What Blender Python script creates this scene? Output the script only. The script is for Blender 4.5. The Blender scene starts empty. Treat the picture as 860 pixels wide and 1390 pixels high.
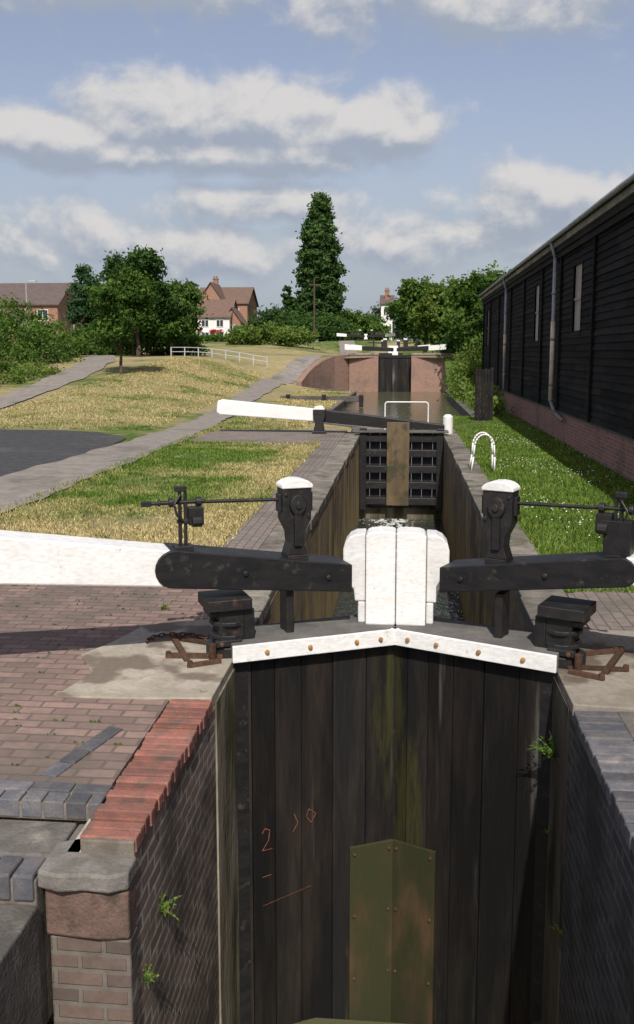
import bpy, bmesh, math, random
import numpy as np
from mathutils import Vector, Matrix
random.seed(7)
C=bpy.context.scene
def ss(a,b,x):
    t=max(0.,min(1.,(x-a)/(b-a)));return t*t*(3-2*t)
def h(x,y):
    hc=ss(56,65,y)*2.1+ss(98,112,y)*1.7
    hl=ss(24,62,y)*2.1+ss(62,125,y)*1.7
    t=ss(4,14,abs(x)); return hc*(1-t)+hl*t+ss(150,400,y)*2
# ---------------------------------------------------------------- node helpers
class NT:
    def __init__(s,nt): s.nt=nt
    def n(s,t,**kw):
        nd=s.nt.nodes.new(t)
        for k,v in kw.items():
            setattr(nd,k,v)
        return nd
    def l(s,a,b): s.nt.links.new(a,b)
    def inp(s,sock,v):
        if isinstance(v,bpy.types.NodeSocket): s.l(v,sock)
        elif isinstance(v,(tuple,list)) and sock.type=='RGBA' and len(v)==3: sock.default_value=(*v,1)
        else: sock.default_value=v
    def math(s,op,a,b=0.,c=0.,clamp=False):
        m=s.n('ShaderNodeMath',operation=op,use_clamp=clamp)
        s.inp(m.inputs[0],a);s.inp(m.inputs[1],b);s.inp(m.inputs[2],c);return m.outputs[0]
    def mr(s,v,a,b,c=0.,d=1.,smooth=True):
        m=s.n('ShaderNodeMapRange',interpolation_type='SMOOTHSTEP' if smooth else 'LINEAR')
        s.inp(m.inputs[0],v);s.inp(m.inputs[1],a);s.inp(m.inputs[2],b);s.inp(m.inputs[3],c);s.inp(m.inputs[4],d);return m.outputs[0]
    def mix(s,f,a,b,mode='MIX'):
        m=s.n('ShaderNodeMix',data_type='RGBA',blend_type=mode)
        s.inp(m.inputs[0],f);s.inp(m.inputs[6],a);s.inp(m.inputs[7],b);return m.outputs[2]
    def coord(s): return s.n('ShaderNodeTexCoord').outputs['Object']
    def mapv(s,v,sc=(1,1,1),loc=(0,0,0)):
        m=s.n('ShaderNodeMapping');s.l(v,m.inputs[0]);m.inputs['Scale'].default_value=sc;m.inputs['Location'].default_value=loc;return m.outputs[0]
    def noise(s,v,sc,det=3,rough=.55,dist=0):
        m=s.n('ShaderNodeTexNoise');s.l(v,m.inputs['Vector']);m.inputs['Scale'].default_value=sc
        m.inputs['Detail'].default_value=det;m.inputs['Roughness'].default_value=rough;m.inputs['Distortion'].default_value=dist;return m.outputs['Fac']
    def sep(s,v):
        m=s.n('ShaderNodeSeparateXYZ');s.l(v,m.inputs[0]);return m.outputs
    def comb(s,x,y,z):
        m=s.n('ShaderNodeCombineXYZ');s.inp(m.inputs[0],x);s.inp(m.inputs[1],y);s.inp(m.inputs[2],z);return m.outputs[0]
    def attr(s,name):
        m=s.n('ShaderNodeAttribute');m.attribute_name=name;return m.outputs['Fac']
def newmat(name):
    m=bpy.data.materials.new(name);m.use_nodes=True
    t=NT(m.node_tree);b=m.node_tree.nodes['Principled BSDF'];return m,t,b
def bump(t,b,hgt,strength=.5,dist=.02):
    n=t.n('ShaderNodeBump');n.inputs['Strength'].default_value=strength;n.inputs['Distance'].default_value=dist
    t.inp(n.inputs['Height'],hgt);t.l(n.outputs[0],b.inputs['Normal'])
def tinted(t,col,amt=.9):
    f=t.mr(t.attr('tint'),0,1,1-amt*.5,1+amt*.5,False)
    return t.mix(1.,col,t.comb(f,f,f),'MULTIPLY')
def nmat(name,a,b_,sc=4,rough=.8,bmp=.3,stretch=(1,1,1),lo=.35,hi=.65,metal=0,amt=.9,c3=None,sc3=1.,lo3=.55,hi3=.7,bd=.01,st3=(1,1,1),spec=.3,green=None):
    m,t,b=newmat(name);o=t.coord();v=t.mapv(o,stretch)
    n1=t.noise(v,sc,4,.65);col=t.mix(t.mr(n1,lo,hi),a,b_)
    if c3:
        n3=t.noise(t.mapv(o,st3,(3,5,1)),sc3,4,.6);col=t.mix(t.mr(n3,lo3,hi3),col,c3)
    if green:
        s=t.sep(o);k=t.mr(t.math('ABSOLUTE',t.math('SUBTRACT',s[0],.02)),0,green[1],.3,-.12,False);kz=t.mr(s[2],-.4,-2.6,-.1,.08,False)
        ng=t.noise(t.mapv(o,(3,1,.45)),2.4,4,.65);col=t.mix(t.mr(t.math('ADD',t.math('ADD',ng,k),kz),.56,.76,0,.9),col,green[0])
    fine=t.noise(v,sc*9,2,.6)
    col=t.mix(t.mr(fine,.3,.75,.0,.35),col,(a[0]*.5,a[1]*.5,a[2]*.5))
    t.l(tinted(t,col,amt),b.inputs['Base Color']);b.inputs['Roughness'].default_value=rough;b.inputs['Metallic'].default_value=metal;b.inputs['Specular IOR Level'].default_value=spec
    bump(t,b,t.math('ADD',n1,t.math('MULTIPLY',fine,.5)),bmp,bd);return m
def brickmat(name,axis,c1,c2,mort,w=.225,rh=.075,ms=.008,stain=(.05,.04,.03),slo=.5,shi=.75,ssc=.9,algae=None,bmp=.6,sst=(1,1,1),offs=.5,rough=.9):
    m,t,b=newmat(name);o=t.coord();s=t.sep(o)
    ax={'yz':(s[1],s[2]),'xz':(s[0],s[2]),'xy':(s[0],s[1]),'yx':(s[1],s[0])}[axis]
    wob=t.math('MULTIPLY',t.math('SUBTRACT',t.noise(o,3,2),.5),.02)
    v=t.comb(t.math('ADD',ax[0],wob),t.math('ADD',ax[1],wob),0)
    br=t.n('ShaderNodeTexBrick');t.l(v,br.inputs['Vector']);br.offset=offs
    for k,val in (('Scale',1),('Mortar Size',ms),('Mortar Smooth',.2),('Bias',0),('Brick Width',w),('Row Height',rh)): br.inputs[k].default_value=val
    br.inputs['Color1'].default_value=(*c1,1);br.inputs['Color2'].default_value=(*c2,1);br.inputs['Mortar'].default_value=(*mort,1)
    n=t.noise(o,9,4,.7);col=t.mix(t.mr(n,.35,.75,0,.5),br.outputs['Color'],(c1[0]*.45,c1[1]*.45,c1[2]*.45))
    ns=t.noise(t.mapv(o,sst),ssc,5,.65);col=t.mix(t.mr(ns,slo,shi,0,.85),col,stain)
    if algae:
        na=t.noise(t.mapv(o,(1,1,.35),(7,3,1)),1.6,5,.7);z=t.mr(s[2],-2.6,-.1,.12,-.06,False)
        col=t.mix(t.mr(t.math('ADD',na,z),.46,.6,0,.85),col,algae)
    t.l(tinted(t,col,.6),b.inputs['Base Color']);b.inputs['Roughness'].default_value=rough;b.inputs['Specular IOR Level'].default_value=.2
    hh=t.math('ADD',t.math('MULTIPLY',br.outputs['Fac'],-1.),t.math('MULTIPLY',n,.5));bump(t,b,hh,bmp,.012);return m
# ---------------------------------------------------------------- mesh builder
class MB:
    def __init__(s): s.v=[];s.f=[];s.m=[];s.t=[];s.mats=[]
    def mi(s,mat):
        if mat not in s.mats: s.mats.append(mat)
        return s.mats.index(mat)
    def add(s,vs,fs,mat,tint=.5,M=None):
        o=len(s.v)
        for p in vs:
            p=Vector(p)
            if M is not None:p=M@p
            s.v.append(p)
        k=s.mi(mat)
        for f in fs: s.f.append([i+o for i in f]);s.m.append(k);s.t.append(tint)
    def box(s,a,b,mat,tint=.5,M=None):
        x0,y0,z0=a;x1,y1,z1=b
        s.add([(x0,y0,z0),(x1,y0,z0),(x1,y1,z0),(x0,y1,z0),(x0,y0,z1),(x1,y0,z1),(x1,y1,z1),(x0,y1,z1)],
         [(0,3,2,1),(4,5,6,7),(0,1,5,4),(1,2,6,5),(2,3,7,6),(3,0,4,7)],mat,tint,M)
    def prism(s,prof,y0,y1,mat,tint=.5,M=None):
        n=len(prof);vs=[(p[0],y0,p[1]) for p in prof]+[(p[0],y1,p[1]) for p in prof]
        fs=[tuple(range(n)),tuple(range(2*n-1,n-1,-1))]+[(i,(i+1)%n,(i+1)%n+n,i+n) for i in range(n)]
        s.add(vs,fs,mat,tint,M)
    def slab(s,poly,z0,z1,mat,tint=.5):
        n=len(poly);vs=[(p[0],p[1],z0) for p in poly]+[(p[0],p[1],z1) for p in poly]
        fs=[tuple(range(n)),tuple(range(2*n-1,n-1,-1))]+[(i,(i+1)%n,(i+1)%n+n,i+n) for i in range(n)]
        s.add(vs,fs,mat,tint)
    def cyl(s,p,q,r0,r1,mat,tint=.5,seg=10,M=None):
        p=Vector(p);q=Vector(q);d=(q-p).normalized();a=d.orthogonal().normalized();b=d.cross(a)
        vs=[]
        for c,r in((p,r0),(q,r1)):
            for i in range(seg):
                t=2*math.pi*i/seg;vs.append(c+(a*math.cos(t)+b*math.sin(t))*r)
        fs=[(i,(i+1)%seg,(i+1)%seg+seg,i+seg) for i in range(seg)]+[tuple(range(seg-1,-1,-1)),tuple(range(seg,2*seg))]
        s.add(vs,fs,mat,tint,M)
    def tube(s,pts,r,mat,tint=.5,seg=8,M=None):
        for i in range(len(pts)-1): s.cyl(pts[i],pts[i+1],r,r,mat,tint,seg,M)
    def obj(s,name,bevel=0,parent=None,smooth=False):
        me=bpy.data.meshes.new(name);me.from_pydata([tuple(p) for p in s.v],[],s.f)
        for m in s.mats: me.materials.append(m)
        me.polygons.foreach_set('material_index',s.m)
        a=me.attributes.new('tint','FLOAT','FACE');a.data.foreach_set('value',s.t)
        bm=bmesh.new();bm.from_mesh(me);bmesh.ops.recalc_face_normals(bm,faces=bm.faces);bm.to_mesh(me);bm.free()
        if smooth: me.polygons.foreach_set('use_smooth',[True]*len(me.polygons))
        o=bpy.data.objects.new(name,me);C.collection.objects.link(o)
        if bevel:
            md=o.modifiers.new('b','BEVEL');md.width=bevel;md.segments=2;md.limit_method='ANGLE';md.angle_limit=math.radians(40)
        if parent:o.parent=parent
        return o
def empty(name):
    e=bpy.data.objects.new(name,None);C.collection.objects.link(e);return e
rnd=random.random
def R(a,b): return a+(b-a)*rnd()
# ---------------------------------------------------------------- grass colour
def grasscol(t,o):
    s=t.sep(o)
    n1=t.noise(o,.22,4,.6);n2=t.noise(o,1.3,4,.65);n3=t.noise(o,30,2,.7)
    right=t.mr(s[0],1.0,1.6)
    dry=t.math('ADD',t.math('MULTIPLY',n1,1.1),t.math('MULTIPLY',n2,.75))
    edge=t.math('MULTIPLY',t.mr(s[0],-3.8,-2.3),t.mr(s[0],-.5,0.,1,0))
    near=t.mr(s[1],10.,14.5,.26,0)
    slope=t.mr(s[1],24,34,.0,.2)
    dry=t.math('ADD',t.math('ADD',dry,t.math('MULTIPLY',edge,.18)),t.math('ADD',near,slope))
    dry=t.math('SUBTRACT',dry,t.math('MULTIPLY',right,.62))
    far=t.mr(s[1],80,110,0,.2);dry=t.math('SUBTRACT',dry,far)
    f=t.mr(dry,.84,1.2)
    g=t.mix(t.mr(n2,.3,.7),(.055,.105,.018),(.11,.16,.035))
    d=t.mix(t.mr(n2,.35,.7),(.38,.31,.17),(.27,.235,.11))
    col=t.mix(f,g,d)
    return t.mix(t.mr(n3,.35,.8,0,.4),col,(.045,.05,.02)),n3,n2
m_ground,t,b=newmat('grass_ground');c,n3,n2=grasscol(t,t.coord());t.l(c,b.inputs['Base Color']);b.inputs['Roughness'].default_value=.95
b.inputs['Specular IOR Level'].default_value=.1
bump(t,b,t.math('ADD',n3,n2),.9,.05)
m_blade,t,b=newmat('grass_blades');c,_,_=grasscol(t,t.coord());c=t.mix(1.,c,(1.2,1.2,1.1),'MULTIPLY')
dif=t.n('ShaderNodeBsdfDiffuse');t.l(tinted(t,c,.9),dif.inputs[0]);t.l(dif.outputs[0],m_blade.node_tree.nodes['Material Output'].inputs[0])
# materials
m_asph=nmat('asphalt',(.05,.05,.052),(.075,.075,.075),6,.95,.5,bd=.006,spec=.1,c3=(.1,.095,.09),sc3=.5,lo3=.5,hi3=.75)
m_path=nmat('path_surface',(.2,.18,.16),(.26,.235,.205),3,.95,.5,c3=(.15,.135,.12),sc3=.7,bd=.006,spec=.1)
m_white=nmat('white_paint',(.74,.74,.725),(.66,.655,.63),2.2,.5,.3,(1,1,3),.4,.75,c3=(.34,.30,.25),sc3=11,lo3=.64,hi3=.78,amt=.3,bd=.004,spec=.3)
m_black=nmat('black_paint',(.009,.009,.01),(.017,.016,.016),5,.5,.5,(1,1,3),c3=(.08,.07,.06),sc3=9,lo3=.58,hi3=.8,amt=.6,bd=.004,spec=.3)
m_iron=nmat('black_iron',(.010,.010,.011),(.02,.018,.017),12,.5,.5,c3=(.09,.045,.025),sc3=10,lo3=.58,hi3=.8,bd=.004,spec=.4)
m_rust=nmat('rusty_iron',(.06,.036,.026),(.105,.06,.038),25,.9,.6,bd=.004,spec=.1)
m_bolt=nmat('brass_bolt',(.4,.22,.06),(.25,.12,.04),20,.5,.3)
m_conc=nmat('concrete',(.38,.34,.285),(.28,.25,.2),3,.95,.8,c3=(.15,.12,.095),sc3=1.3,lo3=.52,hi3=.6,bd=.012,spec=.1)
m_concw=nmat('stained_concrete',(.22,.195,.15),(.13,.11,.08),2.5,.9,.9,(1,1,.35),c3=(.05,.05,.025),sc3=1.6,lo3=.46,hi3=.6,bd=.02,st3=(1,1,.3),spec=.1)
m_stone=nmat('coping_stone',(.26,.235,.2),(.17,.155,.135),4,.95,.8,c3=(.1,.095,.065),sc3=2.2,lo3=.48,hi3=.66,bd=.01,spec=.1)
m_stoned=nmat('dark_stone',(.15,.138,.125),(.095,.088,.078),5,.9,.9,c3=(.24,.22,.19),sc3=3,lo3=.57,hi3=.72,bd=.012,spec=.1)
m_brown=nmat('brown_stone',(.16,.105,.085),(.11,.075,.06),7,.9,.9,c3=(.07,.055,.045),sc3=6,lo3=.5,hi3=.7,bd=.012,spec=.1)
m_blue=nmat('blue_brick',(.085,.088,.1),(.14,.13,.13),8,.7,.6,c3=(.2,.18,.155),sc3=5,lo3=.55,hi3=.75,bd=.006,spec=.25)
m_red=nmat('red_brick',(.29,.125,.095),(.2,.095,.078),9,.9,.9,c3=(.12,.095,.08),sc3=5,lo3=.46,hi3=.68,bd=.01,spec=.1)
m_mort=nmat('mortar',(.19,.17,.14),(.12,.105,.085),8,.95,.6,spec=.1)
m_pave=brickmat('brick_paving','xy',(.27,.185,.155),(.17,.122,.105),(.125,.105,.09),.225,.105,.009,(.11,.095,.08),.44,.68,.8,bmp=.8)
m_paveblue=brickmat('blue_brick_paving','yx',(.19,.165,.15),(.23,.19,.165),(.12,.105,.09),.225,.105,.008,(.11,.1,.08),.45,.7,1.2)
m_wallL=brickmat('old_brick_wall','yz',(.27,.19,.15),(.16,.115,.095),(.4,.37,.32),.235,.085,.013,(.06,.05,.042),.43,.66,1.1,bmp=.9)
m_wallC=brickmat('wet_brick_wall','yz',(.3,.21,.13),(.2,.15,.1),(.25,.215,.15),.225,.078,.01,(.085,.07,.045),.42,.68,.8,algae=(.38,.29,.12),sst=(1,1,.4))  # brick and algae colours brightened to stand in for raking sunlight
m_wallR=brickmat('dark_brick_wall','yz',(.085,.08,.085),(.05,.05,.052),(.13,.12,.115),.235,.085,.012,(.03,.03,.026),.45,.7,1.,bmp=.9)  # right wall's shade is put into the dark brick colour
m_wallE=brickmat('brick_wall_end','xz',(.16,.115,.095),(.1,.08,.07),(.15,.135,.115),.235,.085,.013,(.06,.05,.04),.45,.7,1.1,bmp=.9)
m_wallX=brickmat('brick_wall_front','xz',(.3,.15,.105),(.21,.115,.085),(.25,.22,.19),.225,.078,.012,(.12,.1,.085),.48,.7,.5)
m_plinth=brickmat('plinth_brick','yz',(.4,.18,.14),(.27,.13,.105),(.32,.28,.24),.225,.078,.01,(.12,.085,.075),.5,.75,.7)
m_housex=brickmat('house_brick','xz',(.36,.17,.11),(.28,.13,.085),(.3,.24,.19),.225,.075,.012,(.24,.13,.09),.6,.8,.3)
m_shed=nmat('black_weatherboard',(.011,.010,.0105),(.02,.018,.017),2.5,.8,.6,(1,.25,1),c3=(.045,.038,.034),sc3=1.5,lo3=.58,hi3=.8,bd=.006,st3=(1,.3,3),spec=.08,amt=1.3)
m_pipe=nmat('grey_pipe',(.34,.35,.37),(.26,.26,.27),3,.6,.2)
m_cream=nmat('cream_pipe',(.62,.54,.4),(.5,.43,.32),3,.6,.2)
m_shut=nmat('pale_shutter',(.5,.43,.38),(.38,.32,.27),6,.8,.4,(1,1,.3))
m_fascia=nmat('weathered_fascia',(.3,.28,.24),(.19,.17,.15),4,.85,.5,(1,.3,1),spec=.1)
m_roof=nmat('roof_tiles',(.17,.11,.085),(.12,.085,.07),2.2,.85,.5,(1,1,4),spec=.15)
m_roof2=nmat('roof_tiles_dark',(.13,.1,.09),(.095,.075,.07),2.,.85,.5,(1,1,4),spec=.15)
m_render=nmat('white_render',(.78,.77,.74),(.68,.66,.63),1,.8,.2)
m_glass,t,b=newmat('window_glass');b.inputs['Base Color'].default_value=(.03,.035,.04,1);b.inputs['Roughness'].default_value=.08
m_frame=nmat('window_frame',(.75,.75,.73),(.7,.7,.68),3,.5,.1)
m_bark=nmat('bark',(.1,.075,.055),(.06,.045,.035),8,.9,.8,(1,1,.2),bd=.03,spec=.1)
m_lamp=nmat('lamp_steel',(.35,.36,.37),(.3,.31,.32),3,.5,.1)
m_plankdark=nmat('tarred_plank',(.010,.0095,.0095),(.034,.026,.021),3.2,.6,.9,(1.3,1.3,.16),.42,.75,c3=(.15,.135,.12),sc3=3.4,lo3=.6,hi3=.8,st3=(2.0,2.0,.12),bd=.008,spec=.2,green=((.04,.038,.013),.45))
m_plankbr=nmat('bare_plank',(.085,.055,.028),(.04,.03,.016),3,.7,.8,(1,1,.2),.35,.65,c3=(.026,.03,.012),sc3=2.5,lo3=.36,hi3=.56,bd=.006,st3=(1,1,.4),spec=.2)
m_postbr=nmat('weathered_post',(.14,.105,.062),(.085,.062,.04),3,.8,.6,(1,1,.2),spec=.1,c3=(.05,.05,.03),sc3=2,lo3=.48,hi3=.65)
m_walkb=nmat('walkway_board',(.15,.145,.135),(.1,.095,.09),3,.9,.6,c3=(.22,.2,.17),sc3=3,lo3=.55,hi3=.75,bd=.006,spec=.15)
m_mark=nmat('red_marking',(.26,.09,.05),(.1,.045,.03),40,.9,.1)
def folmat(name,a,b_,tr=.3):
    m=bpy.data.materials.new(name);m.use_nodes=True;nt=m.node_tree;t=NT(nt);nt.nodes.remove(nt.nodes['Principled BSDF'])
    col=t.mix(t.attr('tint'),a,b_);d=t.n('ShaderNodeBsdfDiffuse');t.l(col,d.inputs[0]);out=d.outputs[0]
    if tr>0:
        tl=t.n('ShaderNodeBsdfTranslucent');t.l(t.mix(1.,col,(1.15,1.3,.6),'MULTIPLY'),tl.inputs[0])
        ms=t.n('ShaderNodeMixShader');ms.inputs[0].default_value=tr;t.l(out,ms.inputs[1]);t.l(tl.outputs[0],ms.inputs[2]);out=ms.outputs[0]
    t.l(out,nt.nodes['Material Output'].inputs[0]);return m
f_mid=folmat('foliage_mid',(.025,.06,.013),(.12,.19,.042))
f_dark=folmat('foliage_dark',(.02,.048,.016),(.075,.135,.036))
f_pop=folmat('foliage_poplar',(.026,.06,.02),(.085,.14,.042),.2)
f_lite=folmat('foliage_light',(.06,.105,.018),(.17,.23,.06))
f_con=folmat('foliage_conifer',(.02,.05,.022),(.07,.125,.055),.2)
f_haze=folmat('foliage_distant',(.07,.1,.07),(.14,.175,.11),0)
f_red=folmat('flowers_red',(.35,.02,.03),(.5,.06,.05),.2)
f_wht=folmat('flowers_white',(.75,.75,.7),(.8,.8,.78),.2)
# ---------------------------------------------------------------- foliage
rg=np.random.default_rng(3)
def quads(name,P,A,B,tint,mat,parent=None):
    n=len(P);V=np.empty((n,4,3));V[:,0]=P-A;V[:,1]=P-B;V[:,2]=P+A;V[:,3]=P+B
    me=bpy.data.meshes.new(name);me.vertices.add(4*n);me.vertices.foreach_set('co',V.reshape(-1))
    me.loops.add(4*n);me.loops.foreach_set('vertex_index',np.arange(4*n,dtype=np.int32))
    me.polygons.add(n);me.polygons.foreach_set('loop_start',np.arange(0,4*n,4,dtype=np.int32))
    try: me.polygons.foreach_set('loop_total',np.full(n,4,dtype=np.int32))
    except Exception: pass
    me.update(calc_edges=True);me.materials.append(mat)
    a=me.attributes.new('tint','FLOAT','FACE');a.data.foreach_set('value',np.clip(tint,0,1).astype(np.float32))
    o=bpy.data.objects.new(name,me);C.collection.objects.link(o)
    if parent:o.parent=parent
    return o
def unit(a): return a/np.linalg.norm(a,axis=1,keepdims=True)
def foliage(name,blobs,n,size,mat,parent=None,clump=None,shell=.5,per=45,zmin=None):
    w=np.array([(b[3]*b[4]*b[5])**(2/3)*(b[6] if len(b)>6 else 1) for b in blobs]);w/=w.sum()
    nc=max(8,n//per);bi=rg.choice(len(blobs),nc,p=w);B=np.array([b[:6] for b in blobs],float)[bi]
    d=unit(rg.normal(size=(nc,3)));r=(shell+(1.05-shell)*rg.random((nc,1))**.7)
    cc=B[:,:3]+d*r*B[:,3:6]
    if clump is None: clump=float(np.mean(B[:,3:6]))*.2
    ct=rg.random(nc)
    cr=clump*(.6+.8*rg.random((nc,1)))
    idx=np.repeat(np.arange(nc),per);N=len(idx)
    off=rg.normal(size=(N,3))*cr[idx]*np.array([1,1,.7]);P=cc[idx]+off
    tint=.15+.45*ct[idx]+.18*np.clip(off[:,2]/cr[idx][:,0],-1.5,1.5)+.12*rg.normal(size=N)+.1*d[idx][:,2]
    if zmin is not None:
        k=P[:,2]>zmin;P=P[k];tint=tint[k];idx=idx[k];N=len(P)
    nr=unit(rg.normal(size=(N,3))*.9+d[idx]*.6+np.array([0,0,.35]))
    A=unit(np.cross(nr,rg.normal(size=(N,3))));Bv=np.cross(nr,A)
    s=size*(.6+.8*rg.random((N,1)))
    return quads(name,P,A*s,Bv*s*.55,tint,mat,parent)
def trunk(parent,x,y,z,ht,r,limbs,spread,seed=0,name='trunk'):
    rs=random.Random(seed);mb=MB();p=Vector((x,y,z-.3));pts=[p.copy()]
    for i in range(5): pts.append(Vector((x+rs.uniform(-.05,.05)*ht*.3,y+rs.uniform(-.05,.05)*ht*.3,z+ht*(i+1)/5)))
    for i in range(5):
        mb.cyl(pts[i],pts[i+1],r*(1-.15*i)*(1.25 if i==0 else 1),r*(1-.15*(i+1)),m_bark,.5,9)
    for k in range(limbs):
        i=rs.randint(2,4);q=pts[i];a=rs.uniform(0,6.28);L=spread*rs.uniform(.5,1)
        m1=q+Vector((math.cos(a)*L*.5,math.sin(a)*L*.5,L*.5));e=m1+Vector((math.cos(a)*L*.5,math.sin(a)*L*.5,L*.7))
        mb.cyl(q,m1,r*.42,r*.28,m_bark,.5,6);mb.cyl(m1,e,r*.28,r*.08,m_bark,.5,6)
    mb.obj(name,parent=parent,smooth=True)
def tree(name,x,y,ht,crown,trunk_h,tr,n,size,mat,z=None,nb=12,shell=.35,seed=0,smin=.2,smax=.42,cone=0):
    z=h(x,y) if z is None else z
    e=empty(name);rs=random.Random(seed+11);rx,rz=crown;cz=z+ht-rz
    bl=[(x,y,cz-rz*.1,rx*.7,rx*.7,rz*.75,.8)]
    for k in range(nb):
        a=rs.uniform(0,6.28);el=rs.uniform(-.8,1.05);rr=math.sqrt(max(0,1-min(1,el*el*.85)))*(1-cone*max(0,el+.6)*.5)
        f=rs.uniform(.5,.95);s=rs.uniform(smin,smax)
        bl.append((x+math.cos(a)*rx*f*rr,y+math.sin(a)*rx*f*rr,cz+el*rz*.78,rx*s,rx*s,rz*s*.9,1.4))
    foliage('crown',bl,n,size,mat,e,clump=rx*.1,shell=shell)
    trunk(e,x,y,z,trunk_h,tr,7,rx*.7,seed);return e
# ---------------------------------------------------------------- ground sheet
wing=[(56.5,-6.1),(58.5,-5.8),(60.5,-5.3),(62.6,-4.6),(64.2,-3.7)]
def xL(y):
    if y<29: return -1.5
    if y<31: return -1.5-(y-29)*.75
    if y<56.1: return -3.
    if y<64:
        if y<=56.5: return -6.25
        for (a,xa),(b,xb) in zip(wing[:-1],wing[1:]):
            if a<=y<=b: return xa+(xb-xa)*(y-a)/(b-a)-.15
    if y<88: return -1.9
    return -.0
def xR(y):
    if y<29: return 1.5
    if y<31: return 1.5+(y-29)*.6
    if y<64: return 2.7
    if y<88: return .7
    return .0
def wav(x,y): return .05*math.sin(x*1.3+y*.7)*math.sin(y*.9-x*.4)*ss(28,36,y)*ss(7,9,abs(x))
def ground():
    ys=[-40,-20,-10,-5,0,2,4.40,4.41]+[5+i*.5 for i in range(0,118)]+[56.05,56.15,64.01]+[64.5+i*.75 for i in range(32)]+[88.,88.01]+[89+i*2 for i in range(40)]+[175,190,210,240,280,330,400,500,700,1000,1500]
    ys=sorted(set([y for y in ys]))
    ds=[0,.3,.6,1,1.5,2,2.5,3,3.5,4,4.5,5,5.5,6,6.5,7,8,9,10,11,12,13.5,15,17,19,22,25,30,36,45,60,80,120,200,400,900]
    mb=MB()
    for sgn,fn in((-1,xL),(1,xR)):
        vs=[];n=len(ds)
        for y in ys:
            e=fn(y)
            for d in ds:
                x=e+sgn*d;z=h(x,y)-.01
                if y<=10.4 or (abs(x)<2.1 and y<28): z-=.06
                if y<=4.405: z=-1.7 if (sgn<0 and d<3.6) else (-.6 if sgn<0 else -.07)
                z+=wav(x,y)
                vs.append((x,y,z))
        fs=[]
        for i in range(len(ys)-1):
            for j in range(n-1):
                a=i*n+j;fs.append((a,a+1,a+n+1,a+n) if sgn>0 else (a,a+n,a+n+1,a+1))
        mb.add(vs,fs,m_ground)
    mb.obj('ground',smooth=False)
ground()
def ribbon(name,pts,mat,off=.03,na=6,step=.5):
    vs=[];fs=[];y=pts[0][0];rows=0
    while y<=pts[-1][0]+1e-6:
        for i in range(len(pts)-1):
            if pts[i][0]<=y<=pts[i+1][0]+1e-6:
                t=(y-pts[i][0])/(pts[i+1][0]-pts[i][0]);a=pts[i][1]*(1-t)+pts[i+1][1]*t;b=pts[i][2]*(1-t)+pts[i+1][2]*t;break
        a+=.05*math.sin(y*1.7)+.04*math.sin(y*4.1);b+=.05*math.sin(y*1.3+2)+.03*math.sin(y*5.1)
        for k in range(na+1):
            x=a+(b-a)*k/na;vs.append((x,y,h(x,y)+off+wav(x,y)))
        rows+=1;y+=step
    for i in range(rows-1):
        for k in range(na):
            a=i*(na+1)+k;fs.append((a,a+1,a+na+2,a+na+1))
    mb=MB();mb.add(vs,fs,mat);return mb.obj(name)
ribbon('towpath',[(-4,-7.6,-5.6),(12,-7.4,-5.55),(23.5,-7.0,-5.6),(31,-6.9,-5.9),(42,-7.6,-6.6),(55,-8.3,-7.1),(62,-7.4,-6.0),(66,-6.3,-5.1),(76,-5.2,-3.8),(100,-6.8,-5.0),(125,-9,-7)],m_path,step=.25)
ribbon('asphalt_road',[(2,-40,-7.3),(16,-40,-7.25),(22,-40,-7.05),(24.5,-36,-7.4),(26,-30,-8.6),(26.8,-22,-10.8)],m_asph,.018,30)
ribbon('side_path',[(26.5,-17.5,-14.6),(33,-16.2,-14.4),(39,-16.4,-14.9),(46,-17.2,-15.4),(53,-18.5,-16.6),(64,-22,-20)],m_path,.03)
# brick paving etc.
mb=MB();mb.slab([(-5.6,4.55),(-1.45,4.55),(-1.45,10.4),(-2.0,10.6),(-3.2,10.3),(-4.4,10.55),(-5.6,10.3)],-.09,.0,m_pave);mb.obj('brick_paving')
mb=MB();mb.slab([(-2.05,10.35),(-1.6,10.35),(-1.6,23.6),(-2.0,23.6),(-2.1,18)],-.09,.004,m_paveblue,.45);mb.obj('brick_paving')
mb=MB();mb.slab([(-5.5,23.7),(-1.6,23.4),(-1.6,27.5),(-5.3,27.2),(-5.6,25)],-.09,.02,m_paveblue,.5);mb.obj('brick_paving')
mb=MB();mb.slab([(1.62,6.9),(1.62,8.8),(3.0,9.7),(4.1,9.9),(4.1,-4),(1.62,-4)],-.09,.0,m_paveblue,.4);mb.obj('brick_paving')
mb=MB();mb.slab([(-2.22,5.74),(-1.6,5.76),(-1.172,5.8),(-1.172,7.5),(-1.5,7.62),(-1.9,7.5),(-2.08,7.35),(-2.2,6.9),(-2.34,6.6),(-2.12,6.2)],-.07,.012,m_conc)
mb.obj('concrete_slab',bevel=.006)
mb=MB();mb.slab([(1.172,5.9),(1.75,5.85),(2.0,6.3),(2.3,6.4),(2.4,7.0),(2.0,7.6),(1.172,7.6)],-.07,.012,m_conc,.2)
mb.obj('concrete_slab',bevel=.006)
mb=MB();y=4.02
while y<5.74:
    mb.box((-1.435+R(-.01,.01),y,-.075),(-1.158+R(-.008,.006),y+.069+R(-.003,.003),.006+R(-.006,.004)),m_red,R(.15,.95));y+=.081
mb.box((-1.43,4.0,-.1),(-1.17,5.76,-.010),m_mort)
for r,(ya,yb) in enumerate(((4.33,4.44),(4.45,4.545))):
    x=-5.6+(.11 if r else 0)
    while x<-1.5:
        w=.105 if r==0 else .215
        mb.box((x,ya,-.09),(min(x+w,-1.445),yb,.004+R(-.004,.003)),m_blue,R(.2,.9));x+=w+.012
mb.box((-5.6,4.335,-.1),(-1.445,4.56,-.01),m_mort)
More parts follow.
